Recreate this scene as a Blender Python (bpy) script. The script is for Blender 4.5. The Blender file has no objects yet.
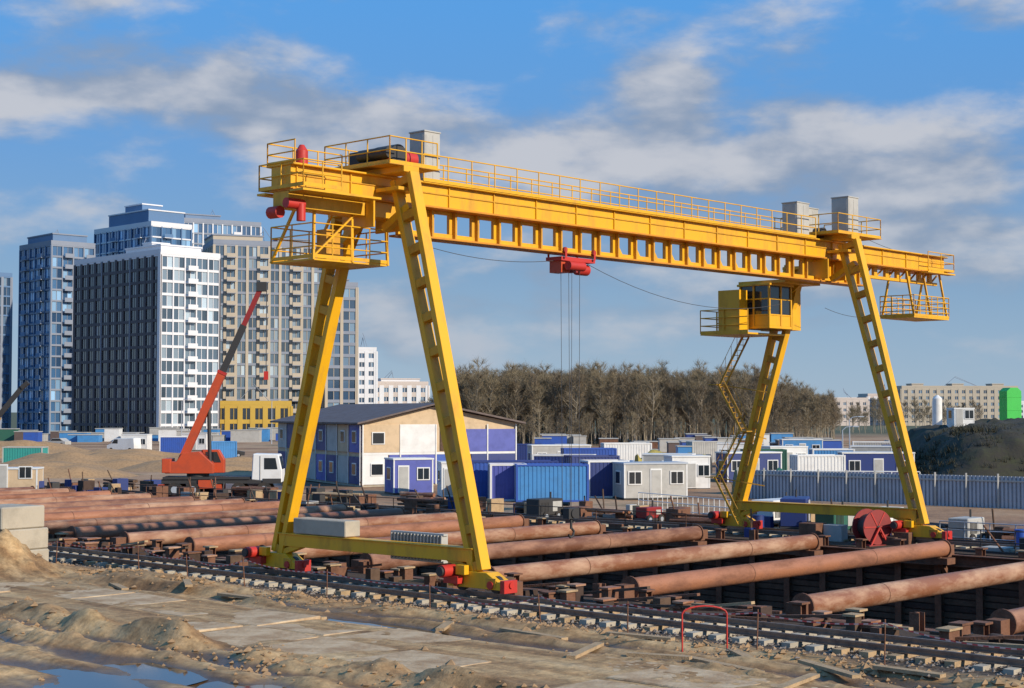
import bpy, math, random
from mathutils import Vector, Matrix, noise
random.seed(7)
R=random.random
def U(a,b): return a+(b-a)*R()
scene=bpy.context.scene
COL=scene.collection
# ------------------------------------------------------------------ helpers
class MB:
    def __init__(s): s.v=[];s.f=[];s.m=[];s.s=[];s.mats=[]
    def mi(s,mat):
        if mat not in s.mats: s.mats.append(mat)
        return s.mats.index(mat)
    def add(s,vs,fs,mat,smooth=False):
        o=len(s.v); s.v+= [tuple(p) for p in vs]; i=s.mi(mat)
        for f in fs:
            s.f.append([o+k for k in f]); s.m.append(i); s.s.append(smooth)
    def box(s,lo,hi,mat):
        x0,y0,z0=lo;x1,y1,z1=hi
        s.add([(x0,y0,z0),(x1,y0,z0),(x1,y1,z0),(x0,y1,z0),(x0,y0,z1),(x1,y0,z1),(x1,y1,z1),(x0,y1,z1)],
              [(0,3,2,1),(4,5,6,7),(0,1,5,4),(1,2,6,5),(2,3,7,6),(3,0,4,7)],mat)
    def beam(s,p0,p1,w,h,mat,up=(0,0,1),w1=None,h1=None):
        p0=Vector(p0);p1=Vector(p1);a=(p1-p0)
        if a.length<1e-6:return
        a.normalize();up=Vector(up)
        if abs(a.dot(up))>0.98: up=Vector((0,1,0)) if abs(a.y)<.9 else Vector((1,0,0))
        sd=a.cross(up).normalized();u=sd.cross(a).normalized()
        w1=w if w1 is None else w1; h1=h if h1 is None else h1
        vs=[]
        for p,ww,hh in((p0,w,h),(p1,w1,h1)):
            for i,j in((-1,-1),(1,-1),(1,1),(-1,1)):
                vs.append(p+sd*(i*ww/2)+u*(j*hh/2))
        s.add(vs,[(0,3,2,1),(4,5,6,7),(0,1,5,4),(1,2,6,5),(2,3,7,6),(3,0,4,7)][:],mat)
    def tube(s,p0,p1,r,mat,n=8,r1=None,caps=True):
        p0=Vector(p0);p1=Vector(p1);a=(p1-p0)
        if a.length<1e-6:return
        a.normalize();up=Vector((0,0,1)) if abs(a.z)<.9 else Vector((1,0,0))
        sd=a.cross(up).normalized();u=sd.cross(a).normalized()
        r1=r if r1 is None else r1
        ring=lambda p,rr:[p+sd*(rr*math.cos(2*math.pi*k/n))+u*(rr*math.sin(2*math.pi*k/n)) for k in range(n)]
        A=ring(p0,r);B=ring(p1,r1)
        s.add(A+B,[(k,(k+1)%n,n+(k+1)%n,n+k) for k in range(n)],mat,n>4)
        if caps:
            s.add(A,[tuple(reversed(range(n)))],mat); s.add(B,[tuple(range(n))],mat)
    def path(s,pts,r,mat,n=6):
        for a,b in zip(pts[:-1],pts[1:]): s.tube(a,b,r,mat,n,caps=False)
    def prism(s,poly,ext,mat):
        n=len(poly);e=Vector(ext);A=[Vector(p) for p in poly];B=[p+e for p in A]
        s.add(A+B,[tuple(reversed(range(n))),tuple(range(n,2*n))]+[(k,(k+1)%n,n+(k+1)%n,n+k) for k in range(n)],mat)
    def build(s,name,parent=None,loc=(0,0,0),rot=0,bevel=0):
        me=bpy.data.meshes.new(name); me.from_pydata(s.v,[],s.f)
        for m in s.mats: me.materials.append(m)
        me.polygons.foreach_set('material_index',s.m)
        me.polygons.foreach_set('use_smooth',s.s)
        me.update()
        ob=bpy.data.objects.new(name,me); COL.objects.link(ob)
        ob.location=loc; ob.rotation_euler=(0,0,rot)
        if parent: ob.parent=parent
        if bevel:
            b=ob.modifiers.new('bevel','BEVEL');b.width=bevel;b.segments=1;b.limit_method='ANGLE'
        return ob
def empty(name,loc=(0,0,0),rot=0):
    e=bpy.data.objects.new(name,None);COL.objects.link(e);e.location=loc;e.rotation_euler=(0,0,rot);e.empty_display_size=.5
    return e
def new_mat(name):
    m=bpy.data.materials.new(name);m.use_nodes=True;nt=m.node_tree
    b=nt.nodes['Principled BSDF'];return m,nt,b
def N(nt,t,**k):
    n=nt.nodes.new(t)
    for a,v in k.items():
        if a in n.inputs.keys(): n.inputs[a].default_value=v
        else: setattr(n,a,v)
    return n
def ramp(nt,fac,stops):
    r=nt.nodes.new('ShaderNodeValToRGB');cr=r.color_ramp
    while len(cr.elements)<len(stops): cr.elements.new(.5)
    for e,(p,c) in zip(cr.elements,stops):
        e.position=p; e.color=(c[0],c[1],c[2],1) if not isinstance(c,(int,float)) else (c,c,c,1)
    nt.links.new(fac,r.inputs[0]);return r.outputs[0]
def mixc(nt,f,a,b,bt='MIX'):
    m=nt.nodes.new('ShaderNodeMix');m.data_type='RGBA';m.blend_type=bt
    for sock,val in((m.inputs[0],f),(m.inputs[6],a),(m.inputs[7],b)):
        if isinstance(val,bpy.types.NodeSocket): nt.links.new(val,sock)
        elif isinstance(val,(int,float)): sock.default_value=val
        else: sock.default_value=(val[0],val[1],val[2],1)
    return m.outputs[2]
def mth(nt,op,a,b=None,c=None,clamp=False):
    m=nt.nodes.new('ShaderNodeMath');m.operation=op;m.use_clamp=clamp
    for i,x in enumerate((a,b,c)):
        if x is None: continue
        if isinstance(x,bpy.types.NodeSocket): nt.links.new(x,m.inputs[i])
        else: m.inputs[i].default_value=x
    return m.outputs[0]
def paint(name,col,rough=.5,metal=0,dirt=.35,scale=1.2,dcol=None,bump=0,bscale=30,spec=.5,lo=.45,hi=.75,streak=False):
    m,nt,b=new_mat(name);L=nt.links
    tc=N(nt,'ShaderNodeTexCoord');src=tc.outputs['Object']
    if streak:
        mp=N(nt,'ShaderNodeMapping');L.new(src,mp.inputs[0]);mp.inputs['Scale'].default_value=streak;src=mp.outputs[0]
    n1=N(nt,'ShaderNodeTexNoise',Scale=scale,Detail=5,Roughness=.68);L.new(src,n1.inputs['Vector'])
    f=ramp(nt,n1.outputs[0],[(lo,0.0),(hi,1.0)])
    f=mth(nt,'MULTIPLY',f,dirt)
    if dcol is None: dcol=tuple(c*.35+.01 for c in col)
    L.new(mixc(nt,f,col,dcol),b.inputs['Base Color'])
    r=mth(nt,'MULTIPLY_ADD',f,.5,rough,clamp=True);L.new(r,b.inputs['Roughness'])
    b.inputs['Metallic'].default_value=metal;b.inputs['Specular IOR Level'].default_value=spec
    if bump:
        n2=N(nt,'ShaderNodeTexNoise',Scale=bscale,Detail=3);L.new(tc.outputs['Object'],n2.inputs['Vector'])
        bp=N(nt,'ShaderNodeBump',Strength=bump,Distance=.05);L.new(n2.outputs[0],bp.inputs['Height']);L.new(bp.outputs[0],b.inputs['Normal'])
    return m
def glassmat(name,cell,c0,c1,c2,rough=.12,seed=0):
    m,nt,b=new_mat(name);L=nt.links
    tc=N(nt,'ShaderNodeTexCoord')
    d=N(nt,'ShaderNodeVectorMath',operation='DIVIDE');L.new(tc.outputs['Object'],d.inputs[0]);d.inputs[1].default_value=cell
    a=N(nt,'ShaderNodeVectorMath',operation='ADD');L.new(d.outputs[0],a.inputs[0]);a.inputs[1].default_value=(.001+seed,.001,.001)
    fl=N(nt,'ShaderNodeVectorMath',operation='FLOOR');L.new(a.outputs[0],fl.inputs[0])
    w=N(nt,'ShaderNodeTexWhiteNoise');L.new(fl.outputs[0],w.inputs['Vector'])
    c=ramp(nt,w.outputs[0],[(0,c0),(.6,c1),(.88,c2),(1,tuple(min(1,x*1.8) for x in c2))])
    L.new(c,b.inputs['Base Color'])
    b.inputs['Roughness'].default_value=rough;b.inputs['Specular IOR Level'].default_value=1.0;b.inputs['IOR'].default_value=1.8
    return m
# ------------------------------------------------------------------ frame of the excavation site
ANG=math.radians(47);ORG=(-1.02,51.06,0)
ca,sa=math.cos(ANG),math.sin(ANG)
def S(u,v,z=0): return (ORG[0]+u*ca-v*sa,ORG[1]+u*sa+v*ca,z)
def G(b,d,z=0): return (b/1600*d,d,z)   # bearing (1/1600) and distance on the ground
# ------------------------------------------------------------------ materials
YEL=paint('yellow_paint',(.74,.385,.010),.42,dirt=.6,scale=1.6,dcol=(.33,.15,.03),streak=(1,1,.3),lo=.48,hi=.76)
YELD=paint('yellow_paint_worn',(.60,.30,.015),.55,dirt=.65,scale=2,dcol=(.22,.10,.03))
YELO=paint('orange_yellow_paint',(.62,.25,.012),.5,dirt=.6,scale=2,dcol=(.30,.10,.03))
RED=paint('red_paint',(.50,.03,.02),.45,dirt=.5)
DRED=paint('dark_red_paint',(.26,.02,.018),.5,dirt=.5)
DARK=paint('dark_steel',(.035,.033,.032),.55,dirt=.3)
STEEL=paint('rail_steel',(.22,.17,.14),.4,.6,dirt=.6,scale=3,dcol=(.12,.05,.03))
GREYC=paint('grey_cabinet',(.42,.41,.38),.6,dirt=.4)
WHITE=paint('white_paint',(.70,.70,.68),.55,dirt=.4,scale=.8,dcol=(.38,.34,.30))
def pipemat(nm,c,dc): return paint(nm,c,.52,dirt=.9,scale=1.3,dcol=dc,bump=.3,bscale=10,lo=.44,hi=.66,streak=(.35,1,1))
RUST=pipemat('rusty_pipe',(.24,.095,.045),(.46,.29,.19))
RUSTB=pipemat('rusty_pipe_dark',(.16,.065,.035),(.36,.19,.12))
RUSTC=pipemat('rusty_pipe_primer',(.34,.14,.07),(.17,.07,.04))
RUST2=paint('rusty_beam',(.17,.075,.04),.75,dirt=.7,scale=2.5,dcol=(.06,.03,.02),bump=.4,bscale=15)
RUSTD=paint('dark_rust_lagging',(.06,.035,.025),.85,dirt=.6,scale=1.5,dcol=(.025,.018,.015),bump=.4,bscale=10)
WOOD=paint('weathered_timber',(.42,.29,.16),.8,dirt=.6,scale=3,bump=.4)
WOODD=paint('dark_timber',(.11,.065,.04),.85,dirt=.6,scale=3,bump=.4)
CONC=paint('concrete',(.42,.37,.29),.85,dirt=.5,scale=.8,bump=.3)
BLUE=paint('blue_panel',(.03,.09,.38),.5,dirt=.4)
BLUEL=paint('light_blue_panel',(.06,.24,.52),.5,dirt=.4)
BLUED=paint('navy_panel',(.02,.04,.17),.5,dirt=.3)
VIOL=paint('violet_blue_panel',(.08,.10,.38),.5,dirt=.4)
BEIGE=paint('beige_board',(.58,.43,.27),.7,dirt=.4)
ROOFM=paint('brown_roof_sheet',(.12,.085,.075),.6,dirt=.4)
BLKGL=paint('dark_glass',(.02,.025,.03),.08,dirt=.1,spec=.9)
RUB=paint('rubber',(.02,.02,.02),.85,dirt=.5,dcol=(.10,.07,.05))
ORANGE=paint('orange_red_paint',(.50,.07,.02),.45,dirt=.45)
GREEN=paint('green_paint',(.03,.50,.06),.5,dirt=.2)
GREEND=paint('dark_green_paint',(.03,.12,.08),.5,dirt=.3)
TEAL=paint('teal_panel',(.04,.30,.27),.5,dirt=.3)
KHAKI=paint('khaki_tarpaulin',(.38,.30,.07),.8,dirt=.5,scale=2)
SHEET=paint('galvanised_sheet',(.40,.44,.49),.45,.2,dirt=.35,scale=.6)
ROPE=paint('wire_rope',(.06,.06,.065),.6,dirt=.1)
# ------------------------------------------------------------------ camera, world, sun
cam=bpy.data.cameras.new('camera');co=bpy.data.objects.new('camera',cam);COL.objects.link(co)
co.location=(0,0,6);co.rotation_euler=(math.radians(90)+math.atan(68/1600),0,0)
cam.lens=56.25;cam.sensor_width=36;cam.clip_end=40000;cam.clip_start=.5
scene.camera=co
scene.view_settings.view_transform='Standard';scene.view_settings.look='None';scene.view_settings.exposure=0
SUNAZ=math.atan2(.80,-.60);SUNEL=math.radians(25)
w=bpy.data.worlds.new('World');w.name='sky';scene.world=w;w.use_nodes=True;nt=w.node_tree;L=nt.links
bg=nt.nodes['Background']
sky=N(nt,'ShaderNodeTexSky');sky.sky_type='NISHITA';sky.sun_disc=False;sky.sun_elevation=SUNEL;sky.sun_rotation=SUNAZ
sky.air_density=1.0;sky.dust_density=.3;sky.ozone_density=2.5
tc=N(nt,'ShaderNodeTexCoord');sep=N(nt,'ShaderNodeSeparateXYZ');L.new(tc.outputs['Generated'],sep.inputs[0])
az=mth(nt,'ARCTAN2',sep.outputs[0],sep.outputs[1]);el=mth(nt,'ARCSINE',sep.outputs[2])
def cloudnoise(off,scale,detail,rough,sz=2.4):
    mp=N(nt,'ShaderNodeMapping');L.new(tc.outputs['Generated'],mp.inputs[0]);mp.inputs['Scale'].default_value=(1,1,sz);mp.inputs['Location'].default_value=off
    n=N(nt,'ShaderNodeTexNoise',Scale=scale,Detail=detail,Roughness=rough,Distortion=.1);L.new(mp.outputs[0],n.inputs['Vector']);return n.outputs[0]
blobs=[(165,95,150,50,.40),(10,100,90,45,.22),(340,130,130,45,.30),(665,78,62,45,.32),(830,160,210,62,.36),(520,140,140,48,.28),
       (970,22,70,28,.25),(560,20,170,22,.12),(930,250,180,60,.22),(420,320,190,50,.20),(60,8,90,22,.14),(660,290,200,60,.18),(40,220,160,50,.14)]
tot=None
def blob(px,py,rx,ry,wt):
    a0=math.atan((px-512)/1600);e0=math.atan((412-py)/1600)
    dx=mth(nt,'DIVIDE',mth(nt,'SUBTRACT',az,a0),rx/1600);dz=mth(nt,'DIVIDE',mth(nt,'SUBTRACT',el,e0),ry/1600)
    q=mth(nt,'ADD',mth(nt,'MULTIPLY',dx,dx),mth(nt,'MULTIPLY',dz,dz))
    g=mth(nt,'EXPONENT',mth(nt,'MULTIPLY',q,-1.0));return mth(nt,'MULTIPLY',g,wt)
for b_ in blobs:
    g=blob(*b_);tot=g if tot is None else mth(nt,'ADD',tot,g)
n0=cloudnoise((1.3,.4,.2),12,7,.55);n1=cloudnoise((1.3,.4,.26),12,3,.5)
D0=mth(nt,'ADD',n0,tot)
cov=N(nt,'ShaderNodeMapRange',interpolation_type='SMOOTHSTEP');L.new(D0,cov.inputs[0]);cov.inputs[1].default_value=.53;cov.inputs[2].default_value=.86
lit=mth(nt,'SUBTRACT',n0,n1)
lit2=N(nt,'ShaderNodeMapRange',interpolation_type='SMOOTHSTEP');L.new(lit,lit2.inputs[0]);lit2.inputs[1].default_value=-.16;lit2.inputs[2].default_value=.20
cc=mixc(nt,lit2.outputs[0],(2.7,3.4,4.6),(5.9,6.0,6.4))
grad=N(nt,'ShaderNodeMapRange');L.new(el,grad.inputs[0]);grad.inputs[1].default_value=0;grad.inputs[2].default_value=.25
blue=ramp(nt,grad.outputs[0],[(0,(.34,.48,.64)),(.35,(.20,.36,.59)),(.65,(.13,.34,.70)),(1,(.095,.36,.82))])
blue=mixc(nt,1,blue,(10,10,10),'MULTIPLY')
skyc=mixc(nt,.85,sky.outputs[0],blue)
# low clouds are seen through haze: bluer, darker
cc=mixc(nt,ramp(nt,grad.outputs[0],[(0,.55),(.6,0)]),cc,(3.1,4.2,5.6))
final=mixc(nt,mth(nt,'MULTIPLY',cov.outputs[0],.90),skyc,cc)
L.new(final,bg.inputs[0]);bg.inputs[1].default_value=.098
sl=bpy.data.lights.new('sun','SUN');sl.energy=5.0;sl.angle=math.radians(.5);sl.color=(1,.88,.71)
so=bpy.data.objects.new('sun',sl);COL.objects.link(so)
sd=Vector((.80*math.cos(SUNEL),-.60*math.cos(SUNEL),math.sin(SUNEL)))
so.rotation_euler=sd.to_track_quat('Z','Y').to_euler();so.location=(60,-40,60)
# ------------------------------------------------------------------ ground
PU0,PU1,PV0,PV1=3.3,26.2,-45,82
def fb(x,y,s,o=4): return noise.fractal(Vector((x*s,y*s,3.7)),1.0,2.0,o)
pud=[(-17.6,-3.6,3.6,1.8),(-10.6,-14.6,1.4,3.2),(-14.5,-9,1.2,2.6),(-15.5,6,1.2,2.5),(-5.4,-1.5,.6,2.2)]
def hgt(u,v):
    if u>2.6 : return 0.0 if u<28 else fb(u,v,.05)*.15
    h=fb(u,v,.35)*.07+fb(u+40,v,1.6,4)*.025
    if u<-2.6:
        k=min(1,(-2.6-u)/1.5)
        wv=fb(u*.2,v,.12)*1.0
        for c,dp,wd in((-4.2,.22,.45),(-5.6,.14,.35),(-12.6,.26,.5),(-14.5,.34,.55),(-16.2,.3,.5),(-19,.3,.6)):
            d=(u+wv*.9-c)/wd; h-=dp*math.exp(-d*d)*k*(.7+.8*noise.noise(Vector((u*.3,v*.25,1))))
        for c,dp,wd in((-3.3,.24,.5),(-4.9,.12,.3),(-11.8,.36,.6),(-13.5,.2,.4),(-17.6,.25,.5)):
            d=(u+wv-c)/wd; h+=dp*math.exp(-d*d)*k*(.6+1.4*noise.noise(Vector((u*.9,v*.7,5))))
        rough=noise.noise(Vector((u*.22,v*.13,9)))
        r2=max(0,rough)*abs(noise.noise(Vector((u*2.3,v*2.3,2))))*.45*k
        r2+=.07*abs(noise.noise(Vector((u*4.1,v*3.1,6))))*k*max(0,.2+noise.noise(Vector((u*.5,v*.3,3))))
        if -11.0<u<-6.2: h*=.35;r2*=.25
        h+=r2
    elif u>-2.4: h*=.35
    for a,b,ra,rb in pud:
        q=((u-a)/ra)**2+((v-b)/rb)**2
        if q<6: h=h*(1-math.exp(-q*.8)*.7)-.17*math.exp(-q)
    q=((u+6.2)/1.5)**2+((v-18.9)/1.9)**2
    if q<9: h+=1.5*math.exp(-q*1.2)*(1+.35*noise.noise(Vector((u*.8,v*.8,4))))
    q=((u+4.2)/1.1)**2+((v-12.5)/3.2)**2
    if q<9: h+=.4*math.exp(-q)
    return h
def fr(a,b,s):
    n=int(round((b-a)/s));return [a+(b-a)*i/n for i in range(n)]
us=[-20000,-4000,-1000,-300,-120,-60,-40]+fr(-30,3.3,.14)+[3.3]+fr(8,26,6)+[26.2]+fr(28,80,3)+[100,160,300,700,2000,6000,20000]
vs=[-20000,-4000,-1000,-300,-120,-60,-45,-35]+fr(-24,34,.16)+fr(34,82,1)+[82,90,100,130,180,300,700,2000,6000,20000]
gm,nt,b=new_mat('earth_ground');L=nt.links
tc=N(nt,'ShaderNodeTexCoord');sep=N(nt,'ShaderNodeSeparateXYZ');L.new(tc.outputs['Object'],sep.inputs[0])
nz=N(nt,'ShaderNodeTexNoise',Scale=.22,Detail=6,Roughness=.62);L.new(tc.outputs['Object'],nz.inputs['Vector'])
nf=N(nt,'ShaderNodeTexNoise',Scale=2.4,Detail=7,Roughness=.72);L.new(tc.outputs['Object'],nf.inputs['Vector'])
mps=N(nt,'ShaderNodeMapping');L.new(tc.outputs['Object'],mps.inputs[0]);mps.inputs['Scale'].default_value=(1,.10,1)
ns=N(nt,'ShaderNodeTexNoise',Scale=1.1,Detail=6,Roughness=.62);L.new(mps.outputs[0],ns.inputs['Vector'])
c=ramp(nt,ns.outputs[0],[(.34,(.13,.07,.032)),(.45,(.34,.20,.09)),(.55,(.52,.35,.175)),(.70,(.62,.46,.27))])
c2=ramp(nt,nz.outputs[0],[(.38,(.54,.36,.17)),(.50,(.36,.215,.10)),(.62,(.12,.07,.038))])
c=mixc(nt,.42,c,c2)
fine=ramp(nt,nf.outputs[0],[(.35,.55),(.65,1.25)])
c=mixc(nt,1,c,fine,'MULTIPLY')
dh=N(nt,'ShaderNodeMapRange',interpolation_type='SMOOTHSTEP');L.new(sep.outputs[2],dh.inputs[0]);dh.inputs[1].default_value=-.01;dh.inputs[2].default_value=-.13
c=mixc(nt,mth(nt,'MULTIPLY',dh.outputs[0],.8),c,(.085,.052,.03))
un=mth(nt,'ADD',sep.outputs[0],mth(nt,'MULTIPLY',mth(nt,'SUBTRACT',nf.outputs[0],.5),1.6))
k=N(nt,'ShaderNodeMapRange',interpolation_type='SMOOTHSTEP');L.new(un,k.inputs[0]);k.inputs[1].default_value=-3.0;k.inputs[2].default_value=-2.2
vb=N(nt,'ShaderNodeTexVoronoi',Scale=14);L.new(tc.outputs['Object'],vb.inputs['Vector'])
bc=ramp(nt,vb.outputs['Distance'],[(0,(.17,.12,.085)),(.5,(.085,.06,.042)),(.8,(.03,.022,.018))])
c=mixc(nt,k.outputs[0],c,bc)
k2=N(nt,'ShaderNodeMapRange',interpolation_type='SMOOTHSTEP');L.new(un,k2.inputs[0]);k2.inputs[1].default_value=.7;k2.inputs[2].default_value=1.5
c=mixc(nt,k2.outputs[0],c,(.07,.046,.03))
k3=N(nt,'ShaderNodeMapRange',interpolation_type='SMOOTHSTEP');L.new(un,k3.inputs[0]);k3.inputs[1].default_value=28;k3.inputs[2].default_value=34
nl=N(nt,'ShaderNodeTexNoise',Scale=.05,Detail=6,Roughness=.65);L.new(tc.outputs['Object'],nl.inputs['Vector'])
cf=ramp(nt,nl.outputs[0],[(.36,(.15,.085,.05)),(.48,(.34,.195,.105)),(.58,(.44,.29,.175)),(.68,(.16,.12,.06))])
cf=mixc(nt,.5,cf,fine,'MULTIPLY')
c=mixc(nt,k3.outputs[0],c,cf)
far=N(nt,'ShaderNodeVectorMath',operation='LENGTH');L.new(tc.outputs['Object'],far.inputs[0])
k4=N(nt,'ShaderNodeMapRange',interpolation_type='SMOOTHSTEP');L.new(far.outputs['Value'],k4.inputs[0]);k4.inputs[1].default_value=300;k4.inputs[2].default_value=450
c=mixc(nt,k4.outputs[0],c,(.09,.10,.055))
L.new(c,b.inputs['Base Color'])
wet=mixc(nt,dh.outputs[0],(.95,.95,.95),(.3,.3,.3));L.new(wet,b.inputs['Roughness']);b.inputs['Specular IOR Level'].default_value=.35
bp=N(nt,'ShaderNodeBump',Strength=.7,Distance=.06);L.new(nf.outputs[0],bp.inputs['Height']);L.new(bp.outputs[0],b.inputs['Normal'])
g=MB();nu=len(us);nv=len(vs)
V=[(u,v,hgt(u,v) if (-31<u<90 and -40<v<80) else 0.0) for u in us for v in vs]
F=[]
for i in range(nu-1):
    for j in range(nv-1):
        if us[i]>=PU0-1e-4 and us[i+1]<=PU1+1e-4 and vs[j]>=PV0-1e-4 and vs[j+1]<=PV1+1e-4: continue
        F.append((i*nv+j,(i+1)*nv+j,(i+1)*nv+j+1,i*nv+j+1))
g.add(V,F,gm,True)
g.build('ground',loc=ORG,rot=ANG)
WAT,nt,b=new_mat('puddle_water');b.inputs['Base Color'].default_value=(.05,.04,.03,1);b.inputs['Roughness'].default_value=.04;b.inputs['Specular IOR Level'].default_value=.9
for a,bb,ra,rb in pud:
    g=MB();n=40
    g.add([(ra*1.3*math.cos(t*2*math.pi/n),rb*1.3*math.sin(t*2*math.pi/n),0) for t in range(n)],[tuple(range(n))],WAT)
    g.build('puddle',loc=S(a,bb,-.12),rot=ANG)
# ------------------------------------------------------------------ excavation pit
pit=empty('excavation_pit',ORG,ANG)
g=MB();D=-8
g.box((PU0-.3,PV0,D),(PU0-.01,PV1,-.02),RUSTD);g.box((PU1+.01,PV0,D),(PU1+.3,PV1,-.02),RUSTD)
g.box((PU0-.3,PV0-.3,D),(PU1+.3,PV0-.01,-.02),RUSTD);g.box((PU0-.3,PV1+.01,D),(PU1+.3,PV1+.3,-.02),RUSTD)
z=-.5
while z>-7.9:
    g.box((PU1-.06,PV0,z),(PU1+.005,PV1,z+.22),WOODD if R()<.5 else RUSTD); z-=.28
g.build('lagging_wall',pit)
g=MB();g.box((PU0-.3,PV0-.3,D-.3),(PU1+.3,PV1+.3,D),paint('pit_floor_mud',(.07,.05,.035),.9));g.build('pit_floor',pit)
g=MB();v=PV0+1
while v<PV1:
    for uu,sg in((PU0+.12,-1),(PU1-.16,1)):
        t=U(.15,.5)
        g.box((uu-.16,v-.02,D),(uu-.13,v+.28,t),RUST2);g.box((uu+.13,v-.02,D),(uu+.16,v+.28,t),RUST2);g.box((uu-.13,v+.12,D),(uu+.13,v+.15,t-.004),RUST2)
        if R()<.6: g.box((uu-.22,v-.1,t-.02),(uu+.22,v+.36,t+.04),RUST2 if R()<.6 else WOOD)
    v+=1.9
g.build('soldier_piles',pit)
g=MB()
for uu in(PU0+.5,PU1-.5):
    for zz in(-.25,-3.4):
        g.box((uu-.22,PV0,zz+.2),(uu+.22,PV1,zz+.24),RUST2);g.box((uu-.22,PV0,zz-.24),(uu+.22,PV1,zz-.2),RUST2);g.box((uu-.03,PV0,zz-.2),(uu+.03,PV1,zz+.2),RUST2)
g.build('wale_beams',pit)
sv=[-34.8,-28.4,-22,-15.6,-9.25,-2.7,3.7,10.1,16.4]
v=21.5
while v<80: sv.append(v); v+=U(4.0,5.6)
for n_,v in enumerate(sv):
    e=empty('steel_pipe_strut',S(14.7,v,U(.2,.32)),ANG+U(-.006,.006));pr=.335
    pm=(RUST,RUSTC,RUST,RUSTB)[n_%4]
    g=MB();g.tube((-10.4,0,0),(10.4,0,0),pr,pm,24)
    for x in(-5.2+U(-1.5,1.5),5.3+U(-2,2)): g.tube((x-.02,0,0),(x+.02,0,0),pr+.006,RUST2,24)
    o=g.build('pipe',e);o.rotation_euler[0]=U(0,6)
    g=MB()
    for s_ in(-1,1):
        g.tube((s_*10.4,0,0),(s_*10.46,0,0),.40,RUST2,20);g.box((min(s_*10.46,s_*11),-.22,-.35),(max(s_*10.46,s_*11),.22,.15),RUST2)
        g.box((s_*10.2-.35,-.5,-.62),(s_*10.2+.35,.5,-.36),RUST2)
        g.beam((s_*10.0,0,-.36),(s_*11,0,-1.3),.2,.2,RUST2)
    g.build('end_brackets',e)
for v in(-12.5,-6,.6,7,13.5): 
    e=empty('steel_pipe_strut',S(14.7,v,-3.3),ANG);g=MB();g.tube((-10.6,0,0),(10.6,0,0),.3,RUST2,18);g.build('pipe',e)
g=MB();v=-28
while v<70:
    for _ in range(2):
        a=U(1.1,2.9);l=U(.25,.6);hh=U(.15,.5);vv=v+U(-.4,.4)
        g.box((a-l/2,vv-.14,0),(a+l/2,vv+.14,hh),(RUST2,WOODD,RUST2,RUSTD)[int(R()*4)])
        if R()<.5: g.box((a-l/2-.08,vv-.2,hh),(a+l/2+.05,vv+.2,hh+.06),(RUST,WOOD,RUST2)[int(R()*3)])
    v+=U(.9,1.5)
for i in range(46):
    a=U(1.2,2.6);vv=U(-25,60);an=U(-.35,.35)+math.pi/2
    g.beam((a-math.cos(an)*U(.8,2),vv-math.sin(an)*1.6,.1+U(0,.5)),(a+math.cos(an),vv+math.sin(an)*1.6,.12),.16,.08,(WOOD,WOODD,RUST2)[i%3])
g.build('timber_cribbing',loc=ORG,rot=ANG)
# ------------------------------------------------------------------ crane tracks
for u0,us2,nm in((0,(0,-1.5),'a'),(28.3,(0,1.4),'b')):
    e=empty('crane_rail_track',S(u0,0,0),ANG);g=MB()
    for r in us2:
        g.box((r-.09,-60,.15),(r+.09,90,.175),STEEL);g.box((r-.02,-60,.175),(r+.02,90,.26),STEEL);g.box((r-.045,-60,.26),(r+.045,90,.31),STEEL)
    g.build('rails',e);g=MB()
    m0=min(us2)-.5;m1=max(us2)+.5;v=-42
    while v<60:
        q=U(-.08,.08);g.box((m0+q,v-.13,-.05),(m1+q,v+.13,.145+U(-.02,0)),CONC if R()<.6 else (WOOD if R()<.7 else WOODD));v+=.75
    g.build('sleepers',e)
g=MB()
def stone(x,y,z,r,mat):
    vs_=[];
    for dx,dy,dz in((1,0,0),(0,1,0),(-1,0,0),(0,-1,0),(0,0,1),(0,0,-1)):
        q=r*U(.6,1.2);vs_.append((x+dx*q+U(-.2,.2)*r,y+dy*q+U(-.2,.2)*r,z+dz*q*.7))
    g.add(vs_,[(0,1,4),(1,2,4),(2,3,4),(3,0,4),(1,0,5),(2,1,5),(3,2,5),(0,3,5)],mat)
BAL=paint('ballast_stone',(.24,.20,.165),.9,dirt=.7,scale=5);CLOD=paint('earth_clod',(.36,.225,.115),.95,dirt=.7,scale=4)
for i in range(9000):
    a=random.gauss(-.8,.9);v=U(-24,45);stone(a,v,U(0,.07),U(.03,.08),BAL)
g.build('ballast_stones',loc=ORG,rot=ANG)
g=MB()
for i in range(4500):
    if R()<.5: a=random.gauss(-3.3,.6)
    elif R()<.6: a=random.gauss(-12.2,.8)
    else: a=U(-22,-2.6)
    v=U(-22,30)
    if -11<a<-6.2 and R()<.85: continue
    if noise.noise(Vector((a*.3,v*.3,8)))<-.05 and R()<.8: continue
    stone(a,v,hgt(a,v)+.01,abs(random.gauss(.0,.06))+.018,CLOD)
g.build('earth_clods',loc=ORG,rot=ANG)
SLAB=paint('road_slab_concrete',(.56,.42,.26),.8,dirt=.9,scale=.9,dcol=(.30,.18,.09),bump=.4,bscale=8,lo=.38,hi=.62)
vv=-20
while vv<34:
    for uu in(-7.4,-9.9):
        if R()<.72:
            e=MB();l=U(2.75,3.05)
            e.box((-1.2,-l/2,-.2),(1.2,l/2,0),SLAB);
            o=e.build('concrete_road_slab',loc=S(uu+U(-.12,.12),vv+U(-.15,.15),U(-.01,.04)),rot=ANG+U(-.03,.03),bevel=.03);o.rotation_euler[0]=U(-.018,.018);o.rotation_euler[1]=U(-.02,.02)
    vv+=3.15
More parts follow.
